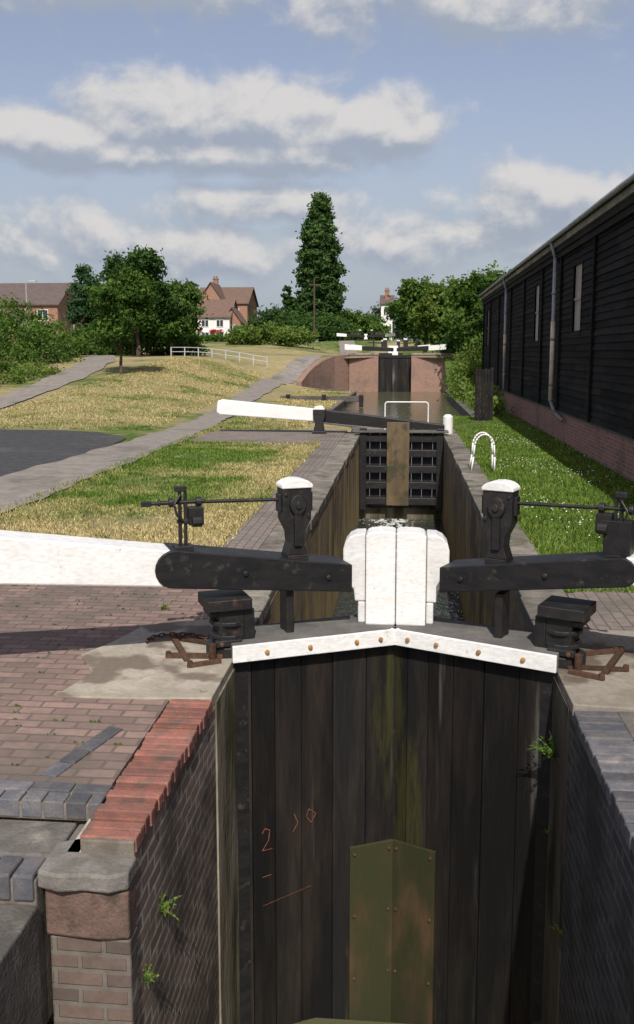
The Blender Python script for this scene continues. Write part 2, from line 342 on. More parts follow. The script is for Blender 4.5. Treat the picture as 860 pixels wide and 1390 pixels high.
mb.obj('brick_edging',bevel=.007)
# stepped end of the lockside wall
mb=MB()
x=-5.6
while x<-1.46:
    w=min(R(.5,.8),-1.455-x)
    if w<.05: break
    mb.box((x,4.0,-.9),(x+w-.008,4.325,-.10+R(-.006,.004)),m_stoned,R(.4,.8));x+=w
x=-5.5
while x<-1.66:
    mb.box((x,3.82,-.225),(x+.1,3.99,-.1+R(-.004,.004)),m_blue,R(.2,.8));x+=.112
mb.box((-5.6,3.835,-.9),(-1.585,4.01,-.125),m_mort)
mb.slab([(-1.58,4.10),(-1.43,4.17),(-1.43,4.015),(-1.16,4.01),(-1.158,3.86),(-1.24,3.82),(-1.36,3.83),(-1.47,3.81),(-1.58,3.84)],-.165,-.08,m_stoned,.9)
mb.box((-1.43,4.02,-.9),(-1.18,4.2,-.1),m_stoned,.4)
mb.slab([(-1.56,4.01),(-1.165,4.01),(-1.163,3.87),(-1.31,3.85),(-1.56,3.87)],-.415,-.18,m_brown,.5)
mb.slab([(-1.55,4.01),(-1.165,4.01),(-1.165,3.885),(-1.55,3.885)],-5,-.425,m_wallE,.5)
mb.box((-5.6,3.2,-.9),(-1.575,3.83,-.24),m_stoned,.3)
mb.box((-5.6,2.6,-1.2),(-1.577,3.19,-.38),m_stoned,.4)
mb.box((-5.6,-6,-1.6),(-1.577,2.59,-.52),m_stoned,.3)
mb.obj('stone_steps',bevel=.012)
mb=MB()
for i in range(4):
    M=Matrix.Translation((-1.87+.043*i,4.62+.17*i,0))@Matrix.Rotation(math.radians(-14),4,'Z')
    mb.box((0,0,-.03),(.1,.16,.012+R(-.003,.003)),m_blue,R(.1,.6),M)
mb.obj('drain_bricks',bevel=.006)
# ---------------------------------------------------------------- lock walls
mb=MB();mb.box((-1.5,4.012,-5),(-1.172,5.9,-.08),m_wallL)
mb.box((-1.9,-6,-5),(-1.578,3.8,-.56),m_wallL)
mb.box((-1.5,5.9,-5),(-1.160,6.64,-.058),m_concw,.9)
mb.box((-1.5,6.642,-5),(-1.172,28,-.1),m_wallC,.8)  # left chamber wall tinted brighter, its sunlight put into the colour
mb.obj('lock_wall')
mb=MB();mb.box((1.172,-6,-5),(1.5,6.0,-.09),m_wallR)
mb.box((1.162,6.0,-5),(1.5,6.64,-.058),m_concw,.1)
mb.box((1.172,6.642,-5),(1.5,28,-.1),m_wallC,.0)  # same brick tinted darker, as is the concrete band: painted shade
mb.obj('lock_wall')
mb=MB();y=7.6
while y<26.5:
    L=R(.75,1.1);mb.box((-1.6,y,-.13),(-1.165+R(-.01,.01),y+L-.012,.008+R(-.006,.006)),m_stone,R(.3,.7));y+=L
mb.obj('coping_stones',bevel=.015)
mb=MB();y=7.6
while y<28:
    L=R(.75,1.1);mb.box((1.165+R(-.01,.01),y,-.13),(1.6,y+L-.012,.02+R(-.006,.006)),m_stone,R(.1,.5));y+=L
y=-4
while y<5.82:
    mb.box((1.16+R(-.005,.005),y,-.095),(1.44,y+.1,.0+R(-.004,.004)),m_blue,R(.2,.8));y+=.112
mb.box((1.44,-4,-.1),(1.63,5.86,-.004),m_stoned,.6)
mb.obj('coping_stones',bevel=.01)
def strip(mb,pts,mat,zb=-.9,th=.25,up=.03):
    for (xa,ya,za),(xb,yb,zb2) in zip(pts[:-1],pts[1:]):
        d=Vector((xb-xa,yb-ya,0)).normalized();n=Vector((-d.y,d.x,0))*th
        vs=[(xa,ya,zb),(xb,yb,zb),(xb+n.x,yb+n.y,zb),(xa+n.x,ya+n.y,zb),(xa,ya,za+up),(xb,yb,zb2+up),(xb+n.x,yb+n.y,zb2+up),(xa+n.x,ya+n.y,za+up)]
        mb.add(vs,[(0,3,2,1),(4,5,6,7),(0,1,5,4),(1,2,6,5),(2,3,7,6),(3,0,4,7)],mat)
mb=MB();strip(mb,[(-1.17,27.8,0),(-1.3,29,0),(-2.8,31,0)]+[(-2.8,y,0) for y in (36,42,48,54,56.1)]+[(-6.2,56.3,.2)],m_stoned,-2.5,.3,.02)
mb.obj('canal_bank_wall')
mb=MB();strip(mb,[(2.5,57,0.05)]+[(2.5,y,0) for y in (50,44,38,31)]+[(1.3,29,0),(1.17,27.8,0)],m_stoned,-2.5,.3,.02)
mb.obj('canal_bank_wall')
mb=MB()
mb.box((-3.7,64,-1),(-1.72,64.4,2.18),m_wallX,.6);mb.box((.52,64,-1),(3.9,64.4,2.18),m_wallX,.75)
mb.box((-3.72,63.95,2.18),(-1.7,64.5,2.3),m_stone,.8);mb.box((.5,63.95,2.18),(3.92,64.5,2.3),m_stone,.8)
wt=[.55,1.15,1.75,2.1,2.2]
strip(mb,[(x,y,z) for (y,x),z in zip(wing,wt)],m_wallX,-.9,.35,.0)
mb.box((-1.9,64.4,-1),(-1.72,88,2.1),m_wallR);mb.box((.52,64.4,-1),(.7,88,2.1),m_wallR)
mb.box((-2.3,64.5,2.0),(-1.73,88,2.14),m_stone,.8);mb.box((.53,64.5,2.0),(1.1,88,2.14),m_stone,.8)
mb.obj('distant_lock_walls')
# ---------------------------------------------------------------- water
def watermat(name,col,foam=False,rip=6,bs=.25,rough=.05):
    m,t,b=newmat(name);o=t.coord();n=t.noise(t.mapv(o,(1,.6,1)),rip,3,.6)
    if foam:
        s=t.sep(o);n2=t.noise(t.mapv(o,(1,.4,1)),7,4,.75);k=t.mr(s[1],20,26,-.03,.15,False)
        kx=t.mr(t.math('ABSOLUTE',t.math('ADD',s[0],.25)),.2,1.1,.06,-.14,False)
        f=t.mr(t.math('ADD',t.math('ADD',n2,k),kx),.64,.76)
        t.l(t.mix(f,col,(.6,.62,.6)),b.inputs['Base Color']);t.l(t.mr(f,0,1,.06,.7),b.inputs['Roughness'])
    else: b.inputs['Base Color'].default_value=(*col,1);b.inputs['Roughness'].default_value=rough
    bump(t,b,n,bs,.05);return m
mw1=watermat('chamber_water',(.03,.035,.03),True,5,.9);mw2=watermat('pound_water',(.085,.085,.045),False,3,.55,.12)
mb=MB();mb.add([(-1.2,7.4,-2.4),(1.2,7.4,-2.4),(1.2,26.6,-2.4),(-1.2,26.6,-2.4)],[(0,1,2,3)],mw1);mb.obj('lock_chamber_water')
mb=MB();mb.add([(-3.1,26.9,-.32),(2.8,26.9,-.32),(2.8,64,-.32),(-3.1,64,-.32)],[(0,1,2,3)],mw2)
mb.add([(-6.4,56.2,-.32),(-3.1,56.2,-.32),(-3.1,64,-.32),(-6.4,64,-.32)],[(0,1,2,3)],mw2)
mb.obj('canal_water')
mb=MB();mb.add([(-1.6,-6,-3.1),(1.2,-6,-3.1),(1.2,6.9,-3.1),(-1.6,6.9,-3.1)],[(0,1,2,3)],mw2);mb.obj('canal_water')
mb=MB();mb.add([(-1.8,66.3,1.7),(.6,66.3,1.7),(.6,88,1.7),(-1.8,88,1.7)],[(0,1,2,3)],mw2);mb.obj('canal_water')
# ---------------------------------------------------------------- main lock gate
gate=empty('lock_gate')
LL={-1:(Vector((.012,7.17,0))-Vector((-1.165,6.62,0))).length,1:(Vector((.012,7.17,0))-Vector((1.165,6.62,0))).length}
def leafM(sg):
    H=Vector((sg*1.165,6.62,0));Mt=Vector((.012,7.17,0));s=(Mt-H).normalized()
    n=Vector((-s.y,s.x,0))
    if n.y<0:n=-n
    M=Matrix(((s.x,n.x,0,H.x),(s.y,n.y,0,H.y),(0,0,1,0),(0,0,0,1)));return M
def arcp(cx,cz,r,a0,a1,n=8): return [(cx+r*math.cos(a0+(a1-a0)*i/n),cz+r*math.sin(a0+(a1-a0)*i/n)) for i in range(n+1)]
for sg in(-1,1):
    M=leafM(sg);nm='left' if sg<0 else 'right';L=LL[sg]
    mb=MB();x=0.02
    ws=[.1,.17,.2,.235,.26,.225];ws=(ws if sg<0 else ws[::-1]);sc_=(L-.022)/sum(ws)
    for w in ws:
        w*=sc_;mb.box((x+.003,R(0,.01),-4.8),(x+w-.002,.06,-.03),m_plankdark,R(.0,1.2) if sg<0 else R(-.1,.6),M);x+=w  # right leaf planks tinted darker, their shade put into the colour
    mb.box((0,.06,-4.8),(L+.02,.09,-.05),m_black,.3,M)
    for z in(-.3,-1.3,-2.3,-3.3): mb.box((0,.09,z-.12),(L,.3,z+.12),m_plankdark,.3,M)
    mb.box((-.03,.0,-4.8),(.1,.3,.1),m_black,.5,M)
    mb.box((L-.385,-.028,-3.4),(L-.008,-.002,-1.66),m_plankbr,.75 if sg<0 else .35,M)
    for bx in(L-.35,L-.05):
        for bz in(-1.72,-2.25,-2.8): mb.cyl((bx,-.045,bz),(bx,-.02,bz),.013,.013,m_rust,.5,8,M)
    if sg<0: mb.box((-.03+.012,7.175,-4.8),(.03+.012,7.4,.1),m_black,.3)  # added black filler strip, keeps daylight out of the mitre gap
    mb.obj('leaf_'+nm,bevel=.006,parent=gate)
    mb=MB();mb.box((-.03,-.07,.012),(L-.004,.2,.128),m_walkb,.5,M)
    mb.box((L*.0,.205,.012),(L-.004,.42,.12),m_walkb,.35,M)
    mb.box((-.04,-.098,.002),(L-.002,-.072,.13),m_white,.5,M)
    for bx in (.22,.56,.93,1.13) if sg<0 else (.2,.54,.88,1.12):
        mb.cyl((bx,-.118,.065),(bx,-.096,.065),.017,.02,m_bolt,.5,8,M)
    mb.obj('walkway_'+nm,bevel=.006,parent=gate)
    Mp=Matrix.Translation((.012,7.12,0))@Matrix.Diagonal((sg,1,1,1))
    mb=MB();pf=[(.003,.125),(.237,.125),(.237,.84),(.222,.862),(.19,.874),(.13,.879),(.03,.877),(.003,.87)]
    mb.prism(pf,.06,.30,m_white,.5,Mp)
    mb.obj('mitre_post_'+nm,bevel=.012,parent=gate)
    mb=MB();pf=[(.242,.30),(.325,.30),(.335,.40),(.405,.44),(.418,.50),(.42,.72),(.405,.775),(.37,.82),(.32,.845),(.242,.85)]
    mb.prism(pf,.12,.36,m_white,.1,Mp)
    mb.box((.242,.12,.125),(.30,.3,.298),m_white,.0,Mp)
    mb.obj('post_shoulder_'+nm,bevel=.012,parent=gate)
    if sg<0:
        zt=lambda s:.585+(1.3-s)*.153
        zb=lambda s:.385+(1.3-s)*.104
    else:
        zt=lambda s:.575+(1.27-s)*.168
        zb=lambda s:.38+(1.27-s)*.158
    mb=MB();e=-.43;s0=L-.35
    mid=(zt(e)+zb(e))/2;rr=(zt(e)-zb(e))/2
    pf=[(s0,zb(s0)),(s0,zt(s0))]+arcp(e,mid,rr,math.pi/2,math.pi*1.5,10)
    mb.prism(pf,.04,.36,m_black,.5,M)
    for bx in(.1,.75):
        mb.cyl((bx,.02,(zt(bx)+zb(bx))/2),(bx,.045,(zt(bx)+zb(bx))/2),.022,.022,m_iron,.5,8,M)
    mb.obj('beam_black_'+nm,bevel=.014,parent=gate)
    mb=MB();en=-3.7;mb.prism([(-.3,zb(-.3)+.008),(-.3,zt(-.3)-.008),(en,zt(en)-.0),(en,zb(en))],.055,.345,m_white,.5,M)
    mb.obj('beam_white_'+nm,bevel=.014,parent=gate)
    mb=MB()
    mb.box((-.2,.0,.37),(.14,.34,.455),m_iron,.5,M);mb.box((-.10,.05,.0),(.09,.28,.37),m_iron,.4,M);mb.box((-.17,.06,.31),(-.02,.30,.35),m_iron,.6,M)
    mb.box((.09,.05,.1),(.17,.26,.36),m_iron,.3,M)
    mb.cyl((-.01,.16,.01),(-.01,.16,.09),.17,.17,m_iron,.5,16,M)
    for zz in(.14,.24): mb.cyl((-.005,.165,zz),(-.005,.165,zz+.035),.145,.145,m_iron,.6,14,M)
    mb.box((-.14,-.0,.1),(.06,.05,.15),m_iron,.6,M);mb.cyl((-.1,-.02,.125),(-.1,.0,.125),.02,.02,m_rust,.5,8,M)
    mb.cyl((-.17,-.0,.02),(-.17,.0,.14),.03,.03,m_rust,.2,8,M)
    mb.box((.44,.1,.12),(.5,.28,.47),m_iron,.4,M)
    mb.obj('heel_collar_'+nm,bevel=.01,parent=gate)
    mb=MB();hx=sg*1.25
    for (a,b_) in (((hx,6.6),(sg*1.66,6.58)),((hx,6.85),(sg*1.68,7.0)),((sg*1.5,6.5),(sg*1.72,7.0)),((hx,6.5),(sg*1.45,6.38))):
        a=Vector((*a,.045));b_=Vector((*b_,.045));d=(b_-a);ln=d.length;ang=math.atan2(d.y,d.x)
        MM=Matrix.Translation(a)@Matrix.Rotation(ang,4,'Z');mb.box((0,-.022,-.03),(ln,.022,-.008+R(0,.01)),m_rust,R(.2,.7),MM)
        mb.cyl(b_-Vector((0,0,.03)),b_+Vector((0,0,.015)),.024,.02,m_rust,.4,8)
    # a length of chain lying on the slab
    if sg<0:
        cx,cy,ang=-1.36,6.98,2.7
        for k in range(17):
            u=Vector((math.cos(ang),math.sin(ang),0));vv=Vector((-u.y,u.x,0)) if k%2 else Vector((0,0,1))
            c0=Vector((cx,cy,.036));ring=[c0+u*.03*math.cos(2*math.pi*i/8)+vv*.016*math.sin(2*math.pi*i/8) for i in range(9)]
            mb.tube(ring,.0055,m_rust,R(.2,.8),5);cx+=u.x*.042;cy+=u.y*.042;ang+=R(-.35,.45)
    mb.obj('anchor_strap_'+nm,bevel=.0,parent=gate)
ML=leafM(-1);mb=MB()
def stroke(pts,w=.008):
    for a,b_ in zip(pts[:-1],pts[1:]):
        a=Vector((a[0],-.004,a[1]));b_=Vector((b_[0],-.004,b_[1]));d=(b_-a).normalized();n=Vector((-d.z,0,d.x))*w*.5
        mb.add([a-n,b_-n,b_+n,a+n],[(0,1,2,3)],m_mark,R(.3,.7),ML)
stroke([(.2,-1.42),(.22,-1.38),(.26,-1.4),(.25,-1.48),(.2,-1.56),(.28,-1.555)],.006);stroke([(.2,-1.78),(.27,-1.77)],.006)
stroke([(.2,-2.02),(.6,-1.93)],.004);stroke([(.46,-1.3),(.49,-1.38),(.45,-1.45)],.006);stroke([(.58,-1.28),(.64,-1.33),(.6,-1.4),(.56,-1.34),(.58,-1.28)],.006)
mb.obj('chalk_marks',parent=gate)
def paddle_gear(sg):
    M=leafM(sg);e=empty('paddle_gear');mb=MB()
    s=.53 if sg<0 else .5;T=M@Matrix.Translation((s,.17,.705))@Matrix.Diagonal((.83,.9,1,1))
    mb.box((-.1,-.09,-.03),(.1,.1,.03),m_iron,.5,T)
    mb.prism([(-.1,.03),(.1,.03),(.065,.12),(.075,.2),(.135,.3),(.14,.54),(-.14,.54),(-.135,.3),(-.075,.2),(-.065,.12)],-.07,.09,m_iron,.5,T)
    mb.cyl((0,-.105,.42),(0,-.06,.42),.075,.085,m_iron,.6,16,T);mb.cyl((0,-.125,.42),(0,-.1,.42),.03,.03,m_iron,.6,8,T)
    mb.box((-.035,-.1,.1),(.035,-.06,.36),m_iron,.3,T);mb.box((-.165,-.03,.36),(-.135,.06,.5),m_iron,.6,T);mb.box((.135,-.03,.36),(.165,.06,.5),m_iron,.6,T)
    mb.cyl((.11,-.085,.33),(.11,-.06,.33),.02,.02,m_iron,.6,8,T);mb.cyl((-.11,-.085,.5),(-.11,-.06,.5),.015,.015,m_iron,.6,8,T)
    mb.obj('gear_case',bevel=.012,parent=e)
    mb=MB();mb.prism([(-.15,.543),(.15,.543),(.148,.57)]+[(.135*math.cos(a),.57+.045*math.sin(a)) for a in [math.pi*i/8 for i in range(1,8)]]+[(-.148,.57)],-.085,.105,m_white,.5,T)
    mb.obj('cap',bevel=.008,parent=e)
    s2=-.34 if sg<0 else -.37;T2=M@Matrix.Translation((s2,.17,.84));mb=MB()
    z=.34
    mb.cyl((s-s2-.11,0,z-.02),(-.03,0,z),.014,.014,m_iron,.5,8,T2)
    mb.box((-.07,-.06,-.03),(.07,.06,.02),m_iron,.5,T2)
    mb.box((-.03,-.012,0),(-.005,.02,.45),m_iron,.4,T2);mb.box((.012,-.012,0),(.034,.02,.42),m_iron,.5,T2)
    mb.box((-.055,-.02,.42),(.03,.03,.46),m_iron,.6,T2);mb.box((-.04,-.02,.18),(.05,.03,.21),m_iron,.6,T2)
    mb.cyl((-.27,0,z),(.17,0,z),.016,.016,m_iron,.5,8,T2)
    mb.box((-.30,-.02,z-.02),(-.23,.02,z+.02),m_iron,.6,T2)
    for cx,r,w in((-.1,.035,.03),(.1,.035,.04),(-.18,.025,.02)): mb.cyl((cx,0,z),(cx+w,0,z),r,r,m_iron,.6,12,T2)
    mb.box((.04,-.05,.17),(.15,.05,.30),m_iron,.4,T2);mb.cyl((.06,-.06,.2),(.13,-.06,.2),.04,.04,m_iron,.4,10,T2)
    mb.tube([(-.02,-.03,.4),(-.07,-.05,.33),(-.05,-.05,.25),(.0,-.03,.2)],.01,m_iron,.5,6,T2)
    if sg>0: mb.box((-.1,-.06,.02),(.09,.07,.26),m_iron,.2,T2)
    mb.obj('spindle_stand',bevel=.004,parent=e)
paddle_gear(-1);paddle_gear(1)
# ---------------------------------------------------------------- upper gate
ug=empty('lock_gate');mb=MB()
for k in range(8): mb.box((-1.17+k*.2925,26.1,-2.05),(-1.17+(k+1)*.2925-.01,26.2,.08),m_black,R(.2,.8))
for z in(-.08,-.5,-.95,-1.4,-1.85): mb.box((-1.15,25.9,z-.1),(1.15,26.098,z+.1),m_black,1.)
mb.box((-1.165,25.88,-2.1),(-.97,26.1,.2),m_black,.6);mb.box((.97,25.88,-2.1),(1.165,26.1,.2),m_black,.6)
mb.box((-1.3,25.8,.08),(1.3,26.25,.14),m_walkb,.3)
mb.obj('gate_frame',bevel=.015,parent=ug)
mb=MB();mb.box((-.4,25.78,-1.95),(.22,25.86,.38),m_postbr,.5);mb.obj('paddle_board',bevel=.01,parent=ug)
mb=MB();mb.prism([(1.2,.03),(1.2,.28),(-2.19,.69),(-2.19,.33)],26.25,26.55,m_black,.5);mb.obj('beam_black',bevel=.02,parent=ug)
mb=MB();mb.prism([(-2.185,.335),(-2.185,.685),(-5.1,.96),(-5.22,.92),(-5.25,.6),(-5.15,.53)],26.255,26.545,m_white,.5);mb.obj('beam_white',bevel=.03,parent=ug)
mb=MB();mb.tube([(-.5,27.9,.0),(-.5,27.9,.78),(-.45,27.9,.83),(.72,27.9,.83),(.78,27.9,.78),(.78,27.9,.0)],.02,m_white);mb.obj('hand_rail',parent=ug)
mb=MB();mb.box((-1.17,26.2,-5),(1.17,26.8,-2.08),m_concw,.2);mb.obj('gate_cill',parent=ug)
mb=MB();mb.box((-2.48,26.0,0),(-2.12,26.25,.1),m_iron);mb.prism([(-2.44,.1),(-2.16,.1),(-2.2,.3),(-2.14,.55),(-2.14,.7),(-2.46,.7),(-2.46,.55),(-2.4,.3)],26.03,26.2,m_iron)
mb.prism([(-2.45,.7),(-2.15,.7),(-2.2,.79),(-2.3,.82),(-2.4,.79)],26.02,26.21,m_white);mb.obj('paddle_stand',bevel=.01)
mb=MB();mb.cyl((1.3,26.5,0),(1.3,26.5,.5),.14,.14,m_white,.5,14);mb.cyl((1.3,26.5,.5),(1.3,26.5,.56),.14,.07,m_white,.5,14);mb.obj('mooring_bollard',bevel=.01)
mb=MB();mb.box((-5.9,45,-.05),(-1.9,45.35,.22),m_stoned,.2)
for x in(-5.6,-3.9,-2.1): mb.box((x,44.9,-.3),(x+.2,45.1,.3),m_black,.5)
mb.obj('timber_edging',bevel=.02)
mb=MB()
for yy in(17.95,18.4):
    P=[(1.36,yy,0),(1.4,yy,.3)]+[(1.60-.19*math.cos(a),yy,.46+.27*math.sin(a)) for a in [math.pi*i/12 for i in range(1,12)]]+[(1.80,yy,.3),(1.8,yy,0)]
    mb.tube(P,.017,m_white,.5,8)
mb.obj('ladder_handrail',smooth=True)
def farlock(name,cx,y,z,w=1.1):
    e=empty(name);mb=MB()
    mb.box((cx-w,y,z-3),(cx+w,y+.2,z+.1),m_plankdark,.2);mb.box((cx-w,y-.05,z-.1),(cx+w,y+.3,z+.12),m_black,.5)
    for k in range(5): mb.box((cx-w+k*.44+.02,y-.04,z-3),(cx-w+k*.44+.4,y,z-.15),m_plankdark,R(0,1))
    for s in(-1,1):
        mb.prism([(cx+s*.1,z+.35),(cx+s*.1,z+.6),(cx+s*2.3,z+.75),(cx+s*2.3,z+.42)],y-.1,y+.2,m_black)
        mb.prism([(cx+s*2.3,z+.42),(cx+s*2.3,z+.75),(cx+s*3.5,z+.86),(cx+s*3.5,z+.48)],y-.1,y+.2,m_white)
        mb.box((cx+s*.7-.14,y-.05,z+.6),(cx+s*.7+.14,y+.15,z+1.15),m_iron);mb.box((cx+s*.7-.13,y-.04,z+1.15),(cx+s*.7+.13,y+.14,z+1.25),m_white)
        mb.box((cx+s*1.5-.05,y,z+.6),(cx+s*1.5+.05,y+.1,z+1.2),m_iron);mb.tube([(cx+s*.7,y,z+.95),(cx+s*2,y,z+1.0)],.03,m_iron,.5,6)
    mb.box((cx-.2,y-.1,z+.1),(cx+.2,y+.2,z+.75),m_white);mb.obj('gates',bevel=.01,parent=e)
farlock('lock_gate',-.6,65.4,2.05);farlock('lock_gate',-4.6,113,3.85);farlock('lock_gate',-1.2,84,2.2)
# ---------------------------------------------------------------- shed
shed=empty('timber_shed');X=4.12;Y0,Y1=3,49
mb=MB();mb.box((X+.02,Y0,-.2),(X+.3,Y1,.72),m_plinth);mb.box((X-.01,Y0,.72),(X+.3,Y1,.78),m_stoned,.5);mb.box((X+.3,Y1-.3,-.2),(X+9,Y1,.72),m_wallX);mb.obj('brick_plinth',parent=shed)
mb=MB();z=.78;wins=[(22.3,23.35,2.75,4.35),(29.2,30.1,2.65,4.4),(46.3,47.2,2.6,4.4),(14.2,15.2,2.75,4.35)]
while z<4.85:
    segs=[(Y0,Y1)]
    for (a,b_,c1,c2) in wins:
        if z+.08>c1 and z+.08<c2:
            ns=[]
            for s in segs:
                if a>s[0] and b_<s[1]: ns+= [(s[0],a),(b_,s[1])]
                else: ns.append(s)
            segs=ns
    for a,b_ in segs:
        ya=a
        while ya<b_-.01:
            yb=min(ya+R(2.5,4.2),b_)
            j=R(-.006,.006);q1=R(-.006,.006)
            mb.add([(X-.03+j,ya,z+q1),(X-.03+j,yb,z-q1),(X+.0,yb,z+.165),(X+.0,ya,z+.165),(X+.05,ya,z),(X+.05,yb,z),(X+.05,yb,z+.165),(X+.05,ya,z+.165)],
             [(0,1,2,3),(0,4,5,1),(3,2,6,7),(4,7,6,5),(0,3,7,4),(1,5,6,2)],m_shed,R(.1,.95));ya=yb+.003
    z+=.155
mb.box((X+.14,Y0,.7),(X+.3,Y1,5.1),m_shed,.2);mb.box((X+.3,Y1-.1,.7),(X+9,Y1,5.1),m_shed,.3)
mb.add([(X,Y1,5.0),(X+9,Y1,5.0),(X+4.5,Y1,7.4)],[(0,1,2)],m_shed,.3)
for y in(9,12.6,16.6,20.7,25.0,28.3,32.5,36.5,41,45,48.9): mb.box((X-.075,y,.78),(X-.0,y+.14,4.85),m_shed,.35)
mb.obj('weatherboard_wall',parent=shed)
mb=MB()
for (a,b_,c1,c2) in wins:
    n=int((b_-a)/.085)
    for i in range(n): mb.box((X+.02+R(0,.01),a+i*(b_-a)/n+.012,c1),(X+.06,a+(i+1)*(b_-a)/n-.012,c2),m_shut,R(.2,.9))
    mb.box((X-.03,a-.06,c1-.06),(X+.06,b_+.06,c1),m_shed,.8);mb.box((X-.03,a-.06,c2),(X+.06,b_+.06,c2+.06),m_shed,.8)
    mb.box((X-.03,a-.06,c1),(X+.06,a,c2),m_shed,.8);mb.box((X-.03,b_,c1),(X+.06,b_+.06,c2),m_shed,.8)
    mb.box((X-.0,a,(c1+c2)/2-.03),(X+.02,b_,(c1+c2)/2+.03),m_shut,.3)
mb.obj('shuttered_window',parent=shed)
mb=MB()
for i,(dx,za,zb_) in enumerate(((.10,4.72,4.9),(.15,4.86,5.04),(.2,5.0,5.14))):
    ya=Y0
    while ya<Y1:
        yb=min(ya+R(2,3.5),Y1+.15);mb.box((X-dx-R(0,.006),ya,za),(X+.05,yb-.004,zb_),m_fascia if i==2 else m_shed,R(.3,.9) if i==2 else R(.6,1));ya=yb
mb.obj('eaves_boards',parent=shed)
mb=MB();mb.tube([(X-.29,Y0,5.19),(X-.29,Y1+.1,5.19)],.055,m_pipe,.7,10)
for (y,zl,zh,cr) in((25.5,.85,5.15,1),(37.5,.85,5.15,0),(15.2,.85,4.9,0)):
    px=X-.15
    mb.cyl((px,y,1.0 if cr else zl),(px,y,zh-.4),.05,.05,m_pipe,.6,10)
    mb.tube([(px,y,zh-.4),(X-.27,y,zh)],.045,m_pipe,.6,8)
    for z in(1.4,2.6,3.8): mb.cyl((px,y,z),(px,y,z+.07),.066,.066,m_pipe,.3,10)
    if cr: mb.cyl((px,y,1.0),(px,y,3.1),.062,.062,m_cream,.6,10);mb.tube([(px,y,1.0),(X-.12,y-.5,.72),(X-.1,y-1.6,.6)],.045,m_pipe,.1,8)
    else: mb.cyl((px,y,2.1),(px,y,3.),.06,.06,m_cream,.5,10)
mb.obj('gutter_and_downpipes',parent=shed,smooth=True)
mb=MB();mb.add([(X-.26,Y0,5.24),(X-.26,Y1+.2,5.24),(X+4.5,Y1+.2,7.5),(X+4.5,Y0,7.5),(X+9.2,Y1+.2,5.2),(X+9.2,Y0,5.2)],[(0,1,2,3),(3,2,4,5)],m_roof2,.4);mb.obj('roof',parent=shed)
mb=MB()
for i in range(5): mb.box((2.42+i*.1,31.6,-.2),(2.51+i*.1,31.64,1.75+R(-.02,.02)),m_shed,R(.5,1))
mb.box((2.42,31.64,.4),(2.92,31.7,.5),m_shed,.4);mb.box((2.42,31.64,1.3),(2.92,31.7,1.4),m_shed,.4);mb.box((2.92,31.58,-.2),(3.02,31.7,1.8),m_shed,.9)
mb.obj('timber_fence',bevel=.005)
# ---------------------------------------------------------------- houses
def win(mb,x,y,z,w,hh,sill=True):
    mb.box((x,y-.03,z),(x+w,y+.0,z+hh),m_glass);f=.07
    mb.box((x-f,y-.06,z-f),(x+w+f,y-.0,z),m_frame);mb.box((x-f,y-.06,z+hh),(x+w+f,y-.0,z+hh+f),m_frame)
    mb.box((x-f,y-.06,z),(x,y-.0,z+hh),m_frame);mb.box((x+w,y-.06,z),(x+w+f,y-.0,z+hh),m_frame);mb.box((x+w/2-f/2,y-.05,z),(x+w/2+f/2,y-.001,z+hh),m_frame)
def house(name,x0,x1,y0,y1,zg,ze,zr,wall,roof,wins_,chim=(),axis='x',over=.3,trim=None):
    e=empty(name);mb=MB();mb.box((x0,y0,zg),(x1,y1,ze),wall)
    if axis=='x':
        ym=(y0+y1)/2;mb.add([(x0,y0,ze),(x0,y1,ze),(x0,ym,zr)],[(0,1,2)],wall);mb.add([(x1,y0,ze),(x1,y1,ze),(x1,ym,zr)],[(0,1,2)],wall)
    else:
        xm=(x0+x1)/2;mb.add([(x0,y0,ze),(x1,y0,ze),(xm,y0,zr)],[(0,1,2)],wall);mb.add([(x0,y1,ze),(x1,y1,ze),(xm,y1,zr)],[(0,1,2)],wall)
    mb.obj('walls',parent=e);mb=MB();th=.15
    if axis=='x':
        k=(zr-ze)/((y1-y0)/2)
        for a,s in((y0,-1),(y1,1)):
            yo=a+s*over;zo=ze-k*over
            mb.add([(x0-over,yo,zo),(x1+over,yo,zo),(x1+over,ym,zr),(x0-over,ym,zr),(x0-over,yo,zo+th),(x1+over,yo,zo+th),(x1+over,ym,zr+th),(x0-over,ym,zr+th)],[(0,1,2,3),(4,5,6,7),(0,1,5,4),(0,3,7,4),(1,2,6,5)],roof)
    else:
        k=(zr-ze)/((x1-x0)/2)
        for a,s in((x0,-1),(x1,1)):
            xo=a+s*over;zo=ze-k*over
            mb.add([(xo,y0-over,zo),(xo,y1+over,zo),(xm,y1+over,zr),(xm,y0-over,zr),(xo,y0-over,zo+th),(xo,y1+over,zo+th),(xm,y1+over,zr+th),(xm,y0-over,zr+th)],[(0,1,2,3),(4,5,6,7),(0,1,5,4),(0,3,7,4),(1,2,6,5)],roof)
    mb.obj('roof',parent=e)
    mb=MB()
    for w in wins_: win(mb,w[0],y0,w[1],w[2],w[3])
    mb.obj('windows',parent=e)
    if chim:
        mb=MB()
        for c in chim:
            mb.box((c[0]-.4,c[1]-.3,c[2]),(c[0]+.4,c[1]+.3,c[3]),m_housex,.3);mb.box((c[0]-.46,c[1]-.36,c[3]-.25),(c[0]+.46,c[1]+.36,c[3]-.1),m_housex,.2)
            for d in(-.2,.2): mb.cyl((c[0]+d,c[1],c[3]),(c[0]+d,c[1],c[3]+.35),.12,.1,m_red,.6,8)
        mb.obj('chimney',parent=e)
    return e
house('brick_house',-54,-40.2,107,116,3,8.0,10.6,m_housex,m_roof2,[(-52,6.1,1.3,1.2),(-48.5,6.1,1.6,1.2),(-45,6.1,1.0,1.2),(-42.6,6.1,1.2,1.2)],axis='x')
